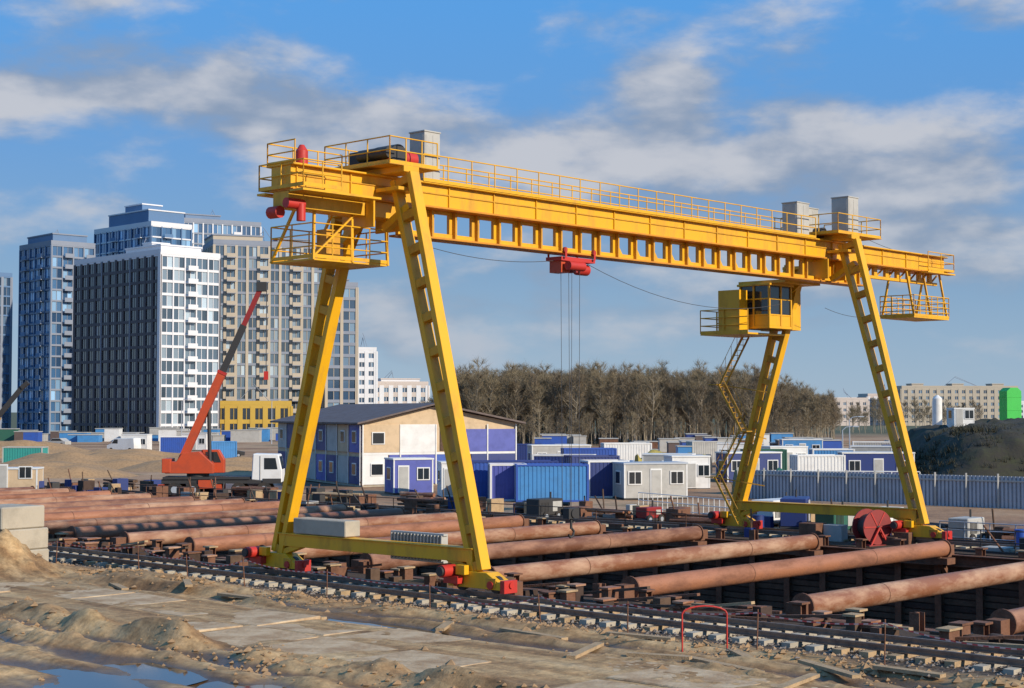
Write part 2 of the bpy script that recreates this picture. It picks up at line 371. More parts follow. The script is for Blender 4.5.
for i,(a,v,l,an) in enumerate([(-6,-9.5,2.4,.4),(-5.2,-13,3,1.3),(-3.6,-12.5,1.6,.9),(-6.0,2,2.6,1.7),(-6.5,-16,2.2,.2),(-12,9,2,1.2),(-3.4,-17,1.8,1.5),(-4.8,6,2.2,1.6),(-4.1,-6,2.6,1.45),(-3.2,-9,2.0,1.7),(-5.5,12,2.5,1.2),(-5.0,-3.5,1.5,.6),(-4.6,9.2,1.8,1.0),(-5.6,-11.5,1.6,1.9),(-4.4,-15.5,2.4,1.1)]):
    e=MB();e.box((-l/2,-.12,-.03),(l/2,.12,.05),WOOD);e.build('timber_plank',loc=S(a,v,hgt(a,v)+.06),rot=ANG+an)
e=empty('concrete_block_stack',S(-4.9,20.2,0),ANG+.15)
g=MB();g.box((-1.2,-1.2,0),(.9,1.0,.8),CONC);g.box((-1.1,-1.15,.81),(.9,.9,1.6),CONC);g.box((-1.25,-1.1,1.61),(.75,.9,2.45),CONC);g.build('blocks',e,bevel=.05)
TAPE,nt,b=new_mat('red_white_tape');L=nt.links;tc=N(nt,'ShaderNodeTexCoord');wv=N(nt,'ShaderNodeTexWave',Scale=1.2);wv.bands_direction='Y';L.new(tc.outputs['Object'],wv.inputs[0])
L.new(ramp(nt,wv.outputs[0],[(.45,(.5,.06,.06)),(.55,(.62,.42,.38))]),b.inputs['Base Color'])
e=empty('barrier_tape_fence',ORG,ANG);g=MB();gp=MB();pv=-21;prev=None
while pv<46:
    a=-2.7+U(-.35,.35);h=U(.65,1.0);base=hgt(a,pv);gp.tube((a,pv,base-.1),(a+U(-.1,.1),pv,base+h+.1),.02,RUST2,6)
    cur=Vector((a,pv,base+h))
    if prev:
        sag=U(.05,.45);pts=[]
        for i in range(9):
            t=i/8;p=prev.lerp(cur,t);p.z-=sag*4*t*(1-t);pts.append(p)
        for p,q in zip(pts[:-1],pts[1:]): g.add([p,q,q+Vector((0,0,.035)),p+Vector((0,0,.035))],[(0,1,2,3)],TAPE)
    prev=cur;pv+=U(3.2,5)
g.build('tape',e);gp.build('posts',e)
def hoop(u,v,wd,h,rt):
    g=MB();pts=[(-wd/2,0,-.1),(-wd/2,0,h-.2)]
    for i in range(1,8):
        t=math.pi-i*math.pi/8;pts.append((math.cos(t)*wd/2,0,h-.2+math.sin(t)*.2))
    pts+=[(wd/2,0,h-.2),(wd/2,0,-.1)];g.path(pts,.022,RED,8);g.build('red_hoop_barrier',loc=S(u,v,hgt(u,v)),rot=rt)
hoop(-3.6,-11.4,1.15,1.15,.1);hoop(-2.6,-20.2,1.1,1.0,.3)
# ------------------------------------------------------------------ gantry crane
C=empty('gantry_crane',ORG,ANG)
SP=28.3;WB=10.0;CY=5.0;GE=39.2;GS=-4.1
g=MB()
g.box((GS,4.5,13.2),(GE,5.5,13.95),YEL)
g.box((GS-.05,4.3,13.95),(GE+.05,5.7,14.01),YEL);g.box((GS,4.38,13.13),(GE,5.62,13.2),YELO)
x=GS+.2
while x<GE-.1: 
    for y in(4.44,5.5): g.box((x,y,13.2),(x+.05,y+.06,13.95),YEL)
    x+=2.3
g.box((GS,4.46,13.62),(GE,4.495,13.67),YELD)
g.build('box_girder',C,bevel=.01)
g=MB()
x=1.2
g.box((1.0,4.6,12.08),(31.6,5.4,12.15),YELO);g.box((1.0,4.92,12.15),(31.6,5.08,12.34),YEL)
g.box((1.0,4.94,13.02),(31.6,5.06,13.13),YEL)
while x<31.3:
    g.box((x,4.93,12.34),(x+.40,5.07,13.02),YEL);g.box((x+.15,4.78,12.15),(x+.23,5.22,13.13),YELD)
    if x>12 and x<24:
        g.add([(x+.40,4.93,12.34),(x+.6,4.93,12.34),(x+.40,4.93,12.6)],[(0,1,2)],YEL)
    x+=1.15
g.box((GS,4.6,12.6),(1.0,5.4,13.125),YEL)
g.box((31.6,4.9,12.55),(GE,5.1,12.7),YEL);x=31.8
while x<GE-.3: g.box((x,4.92,12.7),(x+.3,5.08,13.125),YEL);g.beam((x+.3,5,12.68),(x+.95,5,13.1),.08,.07,YELD);x+=1.1
g.build('lower_truss',C,bevel=.008)
def leg(g,x,w0,z0,w1,z1,wd0,wd1,dp=.42):
    p0=Vector((x,w0,z0));p1=Vector((x,w1,z1));a=(p1-p0);Ln=a.length;a.normalize();s=Vector((0,a.z,-a.y))
    for sg in(-1,1):
        g.beam(p0+s*sg*(wd0/2-.11),p1+s*sg*(wd1/2-.11),.22,dp,YEL,up=(1,0,0))
    n=int(Ln/1.12)
    for i in range(n+1):
        t=(i+.15)/(n+.3);c=p0.lerp(p1,t);wd=wd0+(wd1-wd0)*t
        g.beam(c-s*(wd/2-.16),c+s*(wd/2-.16),.28,dp-.05,YELD,up=(1,0,0))
def railing(g,pts,h=1.0,mat=YEL,step=1.2,mid=2,r=.025):
    for a,b in zip(pts[:-1],pts[1:]):
        a=Vector(a);b=Vector(b);n=max(1,int(round((b-a).length/step)))
        for k in range(1,mid+1):
            hh=Vector((0,0,h*k/mid));g.tube(a+hh,b+hh,r,mat,5,caps=False)
        for i in range(n+1):
            p=a.lerp(b,i/n);g.tube(p,p+Vector((0,0,h)),r,mat,5,caps=False)
        g.beam(a+Vector((0,0,.06)),b+Vector((0,0,.06)),.02,.12,mat)
for X in(0,SP):
    g=MB();leg(g,X,0.0,.95,3.55,13.9,.62,1.04);leg(g,X,WB,.95,6.5,12.9,.62,1.0)
    g.build('support_legs',C,bevel=.01)
    g=MB()
    g.box((X-.35,3.2,14.015),(X+.35,6.9,14.22),YEL);g.box((X-.5,3.3,13.4),(X+.5,4.42,13.52),YEL);g.box((X-.5,5.65,12.75),(X+.5,6.9,12.9),YEL)
    g.box((X-.8,4.2,12.2),(X-.72,5.8,13.12),YEL);g.box((X+.72,4.2,12.2),(X+.8,5.8,13.12),YEL)
    g.beam((X,3.2,12.9),(X,4.5,12.2),.3,.25,YEL);g.beam((X-.2,6.8,11.6),(X-.2,5.4,12.6),.3,.25,YEL)
    g.build('leg_head',C,bevel=.01)
    g=MB();g.box((X-.2,.15,1.22),(X+.2,9.85,1.64),YEL);g.box((X-.26,.1,1.64),(X+.26,9.9,1.68),YEL);g.build('tie_beam',C,bevel=.01)
    g=MB()
    for wy in(0,WB):
        g.prism([(X-.28,wy-.55,.95),(X-.28,wy+.55,.95),(X-.28,wy+1.15,.64),(X-.28,wy+1.15,.44),(X-.28,wy-1.15,.44),(X-.28,wy-1.15,.64)],(.56,0,0),YEL)
        for q in(-.75,.75):
            g.tube((X-.08,wy+q,.58),(X+.08,wy+q,.58),.27,DARK,18);g.tube((X-.34,wy+q,.58),(X+.34,wy+q,.58),.13,RED,12)
            g.box((X-.3,wy+q-.22,.5),(X-.281,wy+q+.22,.8),YELD)
        g.tube((X,wy+1.15,.6),(X,wy+1.4,.6),.1,RED,10);g.tube((X,wy-1.15,.6),(X,wy-1.4,.6),.1,RED,10)
        g.box((X-.3,wy-1.35,.35),(X+.3,wy-1.16,.75),RED)
        g.tube((X-.9,wy+.85,.95),(X-.3,wy+.85,.95),.2,RED,14);g.tube((X-.98,wy+.85,.95),(X-.9,wy+.85,.95),.15,DARK,14)
        g.box((X-.55,wy+.45,.55),(X-.29,wy+1.1,.8),RED);g.box((X-.5,wy+.2,.85),(X-.29,wy+.6,1.15),YEL)
        g.beam((X-.02,wy,.9),(X-.02,wy+(1.3 if wy==0 else -1.3),1.3),.3,.2,YEL)
    g.build('wheel_bogies',C,bevel=.01)
g=MB()
railing(g,[(1.6,4.28,14.0),(26.6,4.28,14.0)],.95);railing(g,[(1.6,5.72,14.0),(26.6,5.72,14.0)],.95)
railing(g,[(GS,4.3,14.0),(GS,5.7,14.0),(-.9,5.7,14)],.75)
railing(g,[(-2.6,3.75,13.2),(GS-.1,3.75,13.2),(GS-.1,6.0,13.2),(-1.0,6.0,13.2)],.85,step=.9)
g.box((GS-.15,3.7,13.05),(-.9,4.37,13.12),YEL);g.box((GS-.15,5.63,13.05),(-.9,6.05,13.12),YEL)
railing(g,[(-.9,3.3,14.25),(-.9,6.6,14.25),(1.3,6.6,14.25)],.9);railing(g,[(1.3,3.3,14.25),(-.9,3.3,14.25)],.9,step=.8)
g.box((-.95,3.25,14.22),(1.35,6.65,14.25),YELD)
X=SP
railing(g,[(X-1.2,6.5,14.25),(X-1.2,3.4,14.25),(X+2.6,3.4,14.25),(X+2.6,6.5,14.25)],.9);g.box((X-1.25,3.35,14.22),(X+2.65,6.55,14.25),YELD)
railing(g,[(36.6,4.0,13.2),(GE+.1,4.0,13.2),(GE+.1,6.0,13.2)],.9);g.box((36.5,3.95,13.05),(GE+.15,4.37,13.12),YEL)
g.build('walkway_railings',C)
g=MB()
g.box((-2.9,4.8,10.98),(.4,7.0,11.04),YEL);railing(g,[(-2.9,4.8,11.06),(.4,4.8,11.06),(.4,7.0,11.06),(-2.9,7.0,11.06),(-2.9,4.8,11.06)],1.15,mid=3,step=.9)
for x,y in((-2.9,4.8),(.4,4.8),(-2.9,7.0),(.4,7.0),(-1.2,4.8),(-1.2,7.0)): g.beam((x,y,11),(x*.95,5+(y-5)*.35,13.1),.08,.08,YEL)
g.beam((-2.9,4.8,11.1),(-.8,4.8,12.9),.06,.06,YEL);g.beam((.4,7.0,11.1),(.2,6.6,12.7),.06,.06,YEL)
g.box((-2.0,5.2,11.06),(-1.4,5.7,12.1),YELD);g.box((-.9,6.2,11.06),(-.4,6.7,11.8),GREYC)
g.box((35.3,4.1,10.72),(38.9,6.0,10.8),YEL);railing(g,[(35.3,4.1,10.8),(38.9,4.1,10.8),(38.9,6.0,10.8),(35.3,6.0,10.8),(35.3,4.1,10.8)],1.05,mid=4,step=.6)
for x,y in((35.4,4.15),(38.8,4.15),(35.4,5.95),(38.8,5.95),(37.1,4.15)): g.beam((x,y,10.8),(x,5+(y-5)*.5,13.1),.09,.09,YEL)
g.box((24.9,6.9,9.62),(28.0,9.6,9.7),YEL);railing(g,[(24.9,6.9,9.7),(24.9,9.6,9.7),(27.6,9.6,9.7)],1.1,mid=3);railing(g,[(26.2,9.6,9.7),(28,9.6,9.7)],1.1)
g.build('service_platforms',C)
g=MB()
x0,x1,y0,y1,z0,z1=25.8,27.7,6.3,8.0,9.9,12.0
g.box((x0,y0,z0),(x1,y1,z0+.12),YEL);g.box((x0-.08,y0-.08,z1-.1),(x1+.08,y1+.08,z1),YEL);g.box((x0+.04,y0+.04,z0+.12),(x1-.04,y1-.04,z0+.6),YEL)
g.box((x0+.06,y0+.06,z0+.6),(x1-.06,y1-.06,z1-.1),BLKGL)
for x,y in((x0,y0),(x1-.1,y0),(x0,y1-.1),(x1-.1,y1-.1),(x0,(y0+y1)/2),((x0+x1)/2,y0)): g.box((x,y,z0+.12),(x+.1,y+.1,z1-.1),YEL)
for z in(z0+.6,z0+1.35): g.box((x0+.02,y0+.02,z),(x1-.02,y1-.02,z+.07),YEL)
g.build('operator_cab',C,bevel=.01)
g=MB();g.box((25.9,5.5,12.0),(28.9,8.1,12.14),YEL);g.box((28.0,6.6,9.9),(28.9,8.3,11.99),YEL);g.box((24.95,7.4,9.75),(25.6,8.6,11.7),YEL)
g.build('cab_support',C)
g=MB();z=.6;n=4;dz=(9.6-.6)/n
for i in range(n):
    base=9.6-.12*i
    a,bb=(base-.6,base+.75) if i%2==0 else (base+.75,base-.6)
    for xx in(27.0,27.5):
        g.beam((xx,a,z),(xx,bb,z+dz),.035,.09,YELD)
        g.tube((xx,a,z+.75),(xx,bb,z+dz+.75),.014,YELD,5,caps=False)
        for k in range(1,4): t=k/4;yy=a+(bb-a)*t;zz=z+dz*t;g.tube((xx,yy,zz),(xx,yy,zz+.75),.012,YELD,5,caps=False)
    for k in range(9): t=(k+.5)/9;g.tube((27.0,a+(bb-a)*t,z+dz*t),(27.5,a+(bb-a)*t,z+dz*t),.016,YELD,5)
    z+=dz
    if i<n-1:
        g.box((26.9,min(bb,bb+(.5 if i%2==0 else -.5)),z-.04),(27.6,max(bb,bb+(.5 if i%2==0 else -.5)),z),YELD)
        g.beam((27.3,bb,z-.05),(28.1,base-1.6+.2,z-.4),.05,.05,YELD)
g.build('access_ladders',C)
g=MB()
def cabinet(x,y,z,w_,d_,h_,m=GREYC):
    g.box((x,y,z),(x+w_,y+d_,z+h_),m);g.box((x-.03,y-.03,z+h_),(x+w_+.03,y+d_+.03,z+h_+.05),GREYC)
    g.box((x-.012,y+.06,z+.1),(x,y+d_-.06,z+h_-.1),GREYC);g.box((x+.06,y-.012,z+.1),(x+w_/2-.02,y,z+h_-.1),GREYC);g.box((x+w_/2+.02,y-.012,z+.1),(x+w_-.06,y,z+h_-.1),GREYC)
cabinet(1.75,4.4,14.02,.75,.75,1.75)
cabinet(SP+.2,3.7,14.25,.9,.9,1.8);cabinet(SP-1.0,5.2,14.25,1.0,.9,1.3);cabinet(SP-2.9,4.5,14.02,1.0,.8,1.55)
g.build('control_cabinets',C,bevel=.015)
g=MB()
g.tube((-.1,3.7,14.65),(-.1,4.7,14.65),.36,DARK,18);g.tube((-.5,4.1,14.6),(.9,4.1,14.6),.3,RED,16);g.box((-.6,3.6,14.25),(.9,4.9,14.4),DARK)
g.tube((.2,4.4,14.4),(.2,4.4,15.05),.2,RED,14);g.tube((-.7,3.5,14.65),(-.7,5,14.65),.2,DARK,14);g.box((-.4,5.2,14.25),(.5,5.9,14.9),DARK)
g.tube((GS+.7,4.8,14.0),(GS+.7,4.8,14.5),.2,RED,14);g.tube((GS+.7,4.8,14.5),(GS+.7,4.8,14.7),.2,RED,14,r1=.08)
g.tube((GS-.2,4.5,12.7),(GS+.5,4.5,12.7),.17,RED,14);g.tube((GS+.35,4.4,12.15),(GS+.35,4.4,12.7),.15,RED,12);g.tube((GS-.1,4.9,12.45),(GS-.1,5.4,12.45),.2,RED,12)
g.tube((SP-.3,4.7,14.4),(SP-.3,5.5,14.4),.25,DARK,14)
g.build('drive_motors',C)
g=MB()
g.box((-.25,6.2,1.70),(.45,9.0,2.25),CONC);g.build('ballast_block',C,bevel=.03)
g=MB()
for i in range(16): 
    y=2.0+i*.16;g.box((.25,y,1.1),(.55,y+.05,1.95),GREYC)
g.box((.3,1.95,1.05),(.5,4.5,1.12),GREYC);g.box((.3,1.95,1.93),(.5,4.5,2.0),GREYC);g.build('cooling_louvres',C)
g=MB();tx=10.2
g.box((tx-1.0,4.6,11.8),(tx+1.0,5.4,11.95),RED);g.tube((tx-.8,4.45,11.6),(tx+.1,4.45,11.6),.18,RED,12);g.tube((tx+.35,5,11.55),(tx+.95,5,11.55),.22,RED,14)
g.box((tx-.9,4.7,11.35),(tx-.4,5.3,11.8),ORANGE);g.box((tx-.1,4.8,11.4),(tx+.2,5.2,11.8),DRED)
for q in(-.85,.85):
    for y in(4.55,5.45): g.tube((tx+q,y-.04,12.2),(tx+q,y+.04,12.2),.11,DRED,12);g.box((tx+q-.05,y-.06,11.9),(tx+q+.05,y-.042,12.28),RED)
g.build('hoist_trolley',C)
g=MB()
for dx,dy in((-.35,-.2),(-.35,.2),(.3,-.2),(.3,.2)): g.tube((tx+dx,5+dy,11.5),(tx+dx*.8,5+dy,2.3),.010,ROPE,5,caps=False)
g.build('hoist_ropes',C)
g=MB();g.box((tx-.3,4.85,1.9),(tx+.3,5.15,2.3),DARK);g.tube((tx,4.8,2.1),(tx,5.2,2.1),.18,DARK,14);g.tube((tx,5,1.9),(tx,5,1.5),.05,DARK,8)
g.path([(tx,5,1.55),(tx+.16,5,1.4),(tx+.12,5,1.22),(tx-.05,5,1.17),(tx-.15,5,1.28)],.045,DARK,8)
g.build('hook_block',C)
g=MB()
def cable(a,b,sag,n=14,r=.018):
    a=Vector(a);b=Vector(b);pts=[]
    for i in range(n+1):
        t=i/n;p=a.lerp(b,t);p.z-=sag*4*t*(1-t);pts.append(p)
    g.path(pts,r,ROPE,5)
cable((.8,4.9,12.1),(tx-1,5,11.8),.35,r=.012);cable((tx+1,5,11.8),(26,5.8,11.0),.8,r=.012);cable((28.5,5,10.9),(35.2,5,11.1),.4,r=.012);cable((29.5,4.2,14.6),(GE,4.8,14),.3,r=.012)
g.build('festoon_cable',C)
# ------------------------------------------------------------------ containers, cabins, vehicles
def container(name,b,d,rot,Ln,W,H,mat,z=0,ribs=True,dmat=None):
    x,y,_=G(b,d);e=empty(name,(x,y,z),rot);g=MB()
    g.box((.06,.06,.12),(Ln-.06,W-.06,H-.06),mat)
    for xx in(0,Ln-.14):
        for yy in(0,W-.14): g.box((xx,yy,0),(xx+.14,yy+.14,H),dmat or mat)
    for zz in(.0,H-.12):
        g.box((.14,.01,zz),(Ln-.14,.1,zz+.12),dmat or mat);g.box((.14,W-.1,zz),(Ln-.14,W-.01,zz+.12),dmat or mat)
        g.box((.01,.14,zz),(.1,W-.14,zz+.12),dmat or mat);g.box((Ln-.1,.14,zz),(Ln-.01,W-.14,zz+.12),dmat or mat)
    if ribs:
        q=.3
        while q<Ln-.3: g.box((q,.03,.12),(q+.12,.061,H-.12),mat);g.box((q,W-.061,.12),(q+.12,W-.03,H-.12),mat);q+=.28
    g.build('shell',e)
    g=MB()
    g.box((.02,.2,.15),(.058,W/2-.02,H-.15),mat);g.box((.02,W/2+.02,.15),(.058,W-.2,H-.15),mat)
    for yy in(.4,W/2-.25,W/2+.25,W-.4): g.tube((-.01,yy,.15),(-.01,yy,H-.15),.02,SHEET,6)
    g.build('doors',e);return e
def cabin(name,b,d,rot,Ln,W,H,mat,trim=WHITE,z=0,wins=2,roof=None):
    x,y,_=G(b,d);e=empty(name,(x,y,z),rot);g=MB()
    g.box((0,0,.1),(Ln,W,H),mat);g.box((-.06,-.06,H),(Ln+.06,W+.06,H+.12),roof or trim);g.box((-.02,-.02,0),(Ln+.02,W+.02,.1),DARK)
    for xx in(-.02,Ln-.08):
        for yy in(-.02,W-.08): g.box((xx,yy,.1),(xx+.1,yy+.1,H-.002),trim)
    g.build('walls',e);g=MB()
    n=wins+1
    for i in range(n):
        cx=Ln*(i+.5)/n
        if i==wins//2: g.box((cx-.42,-.05,.12),(cx+.42,-.003,2.1),trim);g.box((cx-.34,-.07,.2),(cx+.34,-.05,2.0),GREYC)
        else: g.box((cx-.5,-.06,1.0),(cx+.5,-.003,1.95),trim);g.box((cx-.42,-.075,1.08),(cx-.03,-.06,1.87),BLKGL);g.box((cx+.03,-.075,1.08),(cx+.42,-.06,1.87),BLKGL)
    g.box((-.06,W/2-.5,1.0),(-.003,W/2+.5,1.95),trim);g.box((-.075,W/2-.42,1.08),(-.06,W/2+.42,1.87),BLKGL)
    g.build('windows_and_door',e);return e
def wheel(g,x,y,r,wd=.3):
    g.tube((x,y,r),(x,y+wd,r),r,RUB,18);g.tube((x,y-.02,r),(x,y+wd+.02,r),r*.5,SHEET,12)
def car(name,x,y,rot,mat,van=False):
    e=empty(name,(x,y,0),rot);g=MB();W=1.75
    if van: prof=[(0,0,.35),(5,0,.35),(5.05,0,1.0),(4.3,0,1.25),(3.7,0,2.05),(.1,0,2.1),(0,0,1.0)]
    else: prof=[(0,0,.3),(4.3,0,.3),(4.35,0,.75),(3.3,0,.95),(2.7,0,1.42),(1.1,0,1.45),(.35,0,.98),(0,0,.9)]
    g.prism(prof,(0,W,0),mat);g.build('body',e,bevel=.05);g=MB()
    if van:
        for yy in(-.01,W): g.prism([(3.0,yy,1.3),(4.1,yy,1.3),(3.6,yy,1.9),(3.0,yy,1.9)],(0,.01,0),BLKGL)
        g.add([(4.34,.12,1.28),(4.34,W-.12,1.28),(3.76,W-.12,2.0),(3.76,.12,2.0)],[(0,1,2,3)],BLKGL)
    else:
        for yy in(-.01,W): g.prism([(.7,yy,.98),(3.1,yy,.98),(2.65,yy,1.36),(1.15,yy,1.38)],(0,.01,0),BLKGL)
    g.build('windows',e);g=MB();L_=5 if van else 4.3
    for xx in(.8,L_-.8):
        for yy in(-.03,W-.2): wheel(g,xx,yy,.33,.22)
    g.build('wheels',e)
e=empty('modular_site_office',G(-150,128),math.radians(25));Lx,Ly=13.6,23.0
g=MB();g.box((0,0,.15),(Lx,Ly,5.1),BEIGE);g.box((-.05,-.05,0),(Lx+.05,Ly+.05,.15),CONC)
g.build('walls',e);g=MB()
rx=6.2;zr=6.6
g.prism([(0,-.02,5.1),(Lx,-.02,5.1),(rx,-.02,zr-.15)],(0,Ly,0),BEIGE)
g.prism([(-.6,-.7,5.02),(rx,-.7,zr),(rx,-.7,zr+.14),(-.6,-.7,5.16)],(0,Ly+1.4,0),ROOFM)
g.prism([(rx+.003,-.7,zr),(Lx+.6,-.7,5.02),(Lx+.6,-.7,5.16),(rx+.003,-.7,zr+.14)],(0,Ly+1.4,0),ROOFM)
g.build('gable_roof',e);g=MB()
def panel(x0,x1,z0,z1,m): g.box((x0,-.12,z0),(x1,-.003,z1),m)
panel(.1,3.2,2.75,5.0,BEIGE);panel(3.3,6.3,2.75,5.0,WHITE);panel(6.4,8.0,2.75,5.0,BEIGE);panel(8.1,10.9,2.75,4.6,VIOL);panel(11,13.5,2.75,4.6,VIOL)
panel(.1,2.2,.2,2.55,WHITE);panel(2.3,6.3,.2,2.55,VIOL);panel(6.4,9.4,.2,2.55,BLUE);panel(9.5,13.5,.2,2.55,BLUED)
panel(0,13.6,2.56,2.74,WHITE)
pc=[BLUED,GREYC,BLUED,VIOL,GREYC,BLUED,BEIGE,BLUED];pc2=[VIOL,BEIGE,GREYC,BLUED,GREYC,VIOL,BLUED,GREYC]
for i_ in range(8):
    y0=i_*2.85
    for zz,m in((.2,pc[i_]),(2.75,pc2[i_])): g.box((-.12,y0+.08,zz),(-.003,min(Ly,y0+2.7),zz+2.2),m)
g.build('wall_panels',e);g=MB()
for x in(.0,3.2,6.3,8.0,10.9,13.5): g.box((x,-.17,.15),(x+.1,-.121,5.0),WHITE)
for x,z in((.8,3.4),(.7,.9),(3.6,.9)): g.box((x,-.19,z),(x+1.1,-.121,z+1.0),WHITE);g.box((x+.08,-.21,z+.08),(x+1.02,-.19,z+.92),BLKGL)
g.box((6.7,-.2,2.85),(7.6,-.121,4.7),WOODD)
for i_ in range(8):
    y0=i_*2.85
    g.box((-.17,y0-.02,.15),(-.121,y0+.07,5.0),WHITE)
    for z in(.9,3.5):
        if R()<.55: g.box((-.18,y0+.9,z),(-.121,y0+1.9,z+1),WHITE);g.box((-.2,y0+1,z+.08),(-.18,y0+1.8,z+.9),BLKGL)
g.build('window_frames',e)
container('shipping_container',-40,111,math.radians(8),6.1,2.45,2.6,BLUE,dmat=BLUED)
container('shipping_container',-22,108,math.radians(4),2.5,2.45,2.5,VIOL,dmat=WHITE)
container('shipping_container',4,107,math.radians(4),4.9,2.45,2.5,BLUEL,dmat=BLUE)
container('shipping_container',76,112,math.radians(12),3.0,2.45,2.6,BLUED,dmat=WHITE)
cabin('site_cabin',112,110,math.radians(15),4.6,2.4,2.4,GREYC,wins=2,roof=SHEET)
cabin('site_cabin',-118,117,math.radians(20),3.0,2.4,2.5,VIOL,wins=1)
cabin('site_cabin',-70,112,math.radians(10),2.2,2.3,2.4,WHITE,wins=1)
container('shipping_container',52,150,math.radians(6),5,2.45,2.6,BLUE)
container('shipping_container',92,165,math.radians(6),5,2.45,2.8,WHITE)
cabin('site_cabin',20,160,math.radians(10),6,2.4,2.6,GREYC)
container('shipping_container',-26,170,0,6,2.4,2.6,BLUED)
for i,(b,d,m,l) in enumerate([(232,150,GREEND,4),(258,158,WHITE,4),(300,152,BLUEL,4),(338,160,GREYC,4),(372,170,BLUED,5),(205,175,WHITE,5),(340,190,GREYC,6),(270,200,BLUEL,5),(180,190,GREYC,5),(-390,245,WHITE,4),(-352,230,BLUE,4),(-330,250,WHITE,4),(-300,190,BLUEL,3),(215,135,BLUED,5),(285,130,WHITE,4),(330,135,BLUED,6),(60,128,BLUED,4),(130,130,GREYC,4),(20,132,BLUED,5),(160,124,WHITE,3)]):
    if i%2: cabin('site_cabin',b,d,math.radians(U(-15,20)),l,2.4,2.5,m,wins=2)
    else: container('shipping_container',b,d,math.radians(U(-15,20)),l,2.4,2.5,m,dmat=WHITE if i%4 else None)
container('shipping_container',-509,175,0,4.4,2.4,2.2,TEAL,dmat=GREYC)
cabin('site_cabin',-520,120,math.radians(5),3.4,2.2,1.7,BEIGE,wins=1)
def tarp(b,d,l,w_,h_,m,rot=0):
    x,y,_=G(b,d);g=MB();n=14;V=[];F=[]
    for i in range(n+1):
        for j in range(9):
            t=j/8;yy=w_*(t-.5);hh=h_*(1-abs(2*t-1)**3)*(.85+.3*noise.noise(Vector((i*.4,j*.3,b))))
            V.append((l*(i/n-.5),yy,max(0,hh)))
    for i in range(n):
        for j in range(8): a=i*9+j;F.append((a,a+9,a+10,a+1))
    g.add(V,F,m,True);n0_=[k for k in range(9)];g.add([V[k] for k in n0_],[tuple(range(9))],m);g.add([V[n*9+k] for k in n0_],[tuple(reversed(range(9)))],m)
    g.build('tarpaulin_covered_stack',loc=(x,y,0),rot=rot)
tarp(152,142,5,3,2.7,KHAKI,.1);tarp(182,140,2.6,3,2.4,KHAKI,-.1);tarp(86,135,4,2.5,2.0,GREYC);tarp(250,118,4,2.4,1.9,GREEND,.2)
for b,d,m,v_ in [(44,145,DARK,0),(-30,150,GREYC,0),(70,148,DRED,0),(110,150,SHEET,0),(200,148,DARK,1),(395,150,DARK,0),(-370,240,WHITE,1),(-300,210,DARK,0),(-440,280,GREYC,0)]:
    x,y,_=G(b,d);car('parked_van' if v_ else 'parked_car',x,y,U(-.5,.5)+(math.pi if R()<.5 else 0),m,bool(v_))
def heap(u,v,n,m,l=3,nm='steel_pipe_pile'):
    g=MB()
    for i in range(n):
        a=U(-.7,.7);zz=.15+.25*int(R()*3);r=U(.06,.14);an=U(-.12,.12);g.tube((a-l*math.sin(an)/2,-l/2,zz),(a+l*math.sin(an)/2,l/2,zz+U(-.05,.05)),r,m,8)
    g.build(nm,loc=S(u,v,0),rot=ANG+U(-.4,.4))
for u,v,n,m in((31.5,-4,14,RUST2),(32,2,12,DARK),(30.8,14,12,RUST2),(31,20,14,RUST),(33,27,12,DARK),(31,35,14,RUST2),(32,44,10,WOOD),(33,54,14,RUST2),(36,40,12,RUST),(38,60,14,RUST2),(40,70,14,RUST),(34,72,12,WOODD)): heap(u,v,n,m)
def cage(u,v,l,r,rot):
    g=MB()
    for k in range(12): t=k*math.pi/6;g.tube((-l/2,r*math.cos(t),r+r*math.sin(t)),(l/2,r*math.cos(t),r+r*math.sin(t)),.018,RUST2,4,caps=False)
    for i in range(int(l/.3)):
        x=-l/2+i*.3;pts=[(x,r*math.cos(k*math.pi/6),r+r*math.sin(k*math.pi/6)) for k in range(13)];g.path(pts,.014,RUST2,4)
    g.build('rebar_cage',loc=S(u,v,0),rot=ANG+rot)
cage(31,-9,6,.45,1.5);cage(32.2,-10,6,.45,1.6);cage(31.6,-9.6,6,.4,1.55);cage(33.4,-15,6,.5,1.5);cage(32,-17,5,.4,1.5)
e=empty('cable_reel',S(27.3,1.9,.75),ANG-.4);g=MB()
for y in(-.4,.4): 
    g.tube((0,y-.03,.1),(0,y+.03,.1),.78,DRED,26)
    for k in range(6): a=k*math.pi/3;g.beam((0,y*1.1,.1),(.74*math.cos(a),y*1.1,.1+.74*math.sin(a)),.05,.03,RED,up=(0,1,0))
g.tube((0,-.36,.1),(0,.36,.1),.55,DARK,22);g.tube((0,-.5,.1),(0,.5,.1),.08,DARK,10);g.build('drum',e)
g=MB()
for y in(-.56,.56):
    for x in(-.5,.5): g.beam((x,y,-.74),(0,y,.1),.07,.07,RED)
g.box((-.6,-.62,-.75),(.6,.62,-.68),DRED);g.build('stand',e)
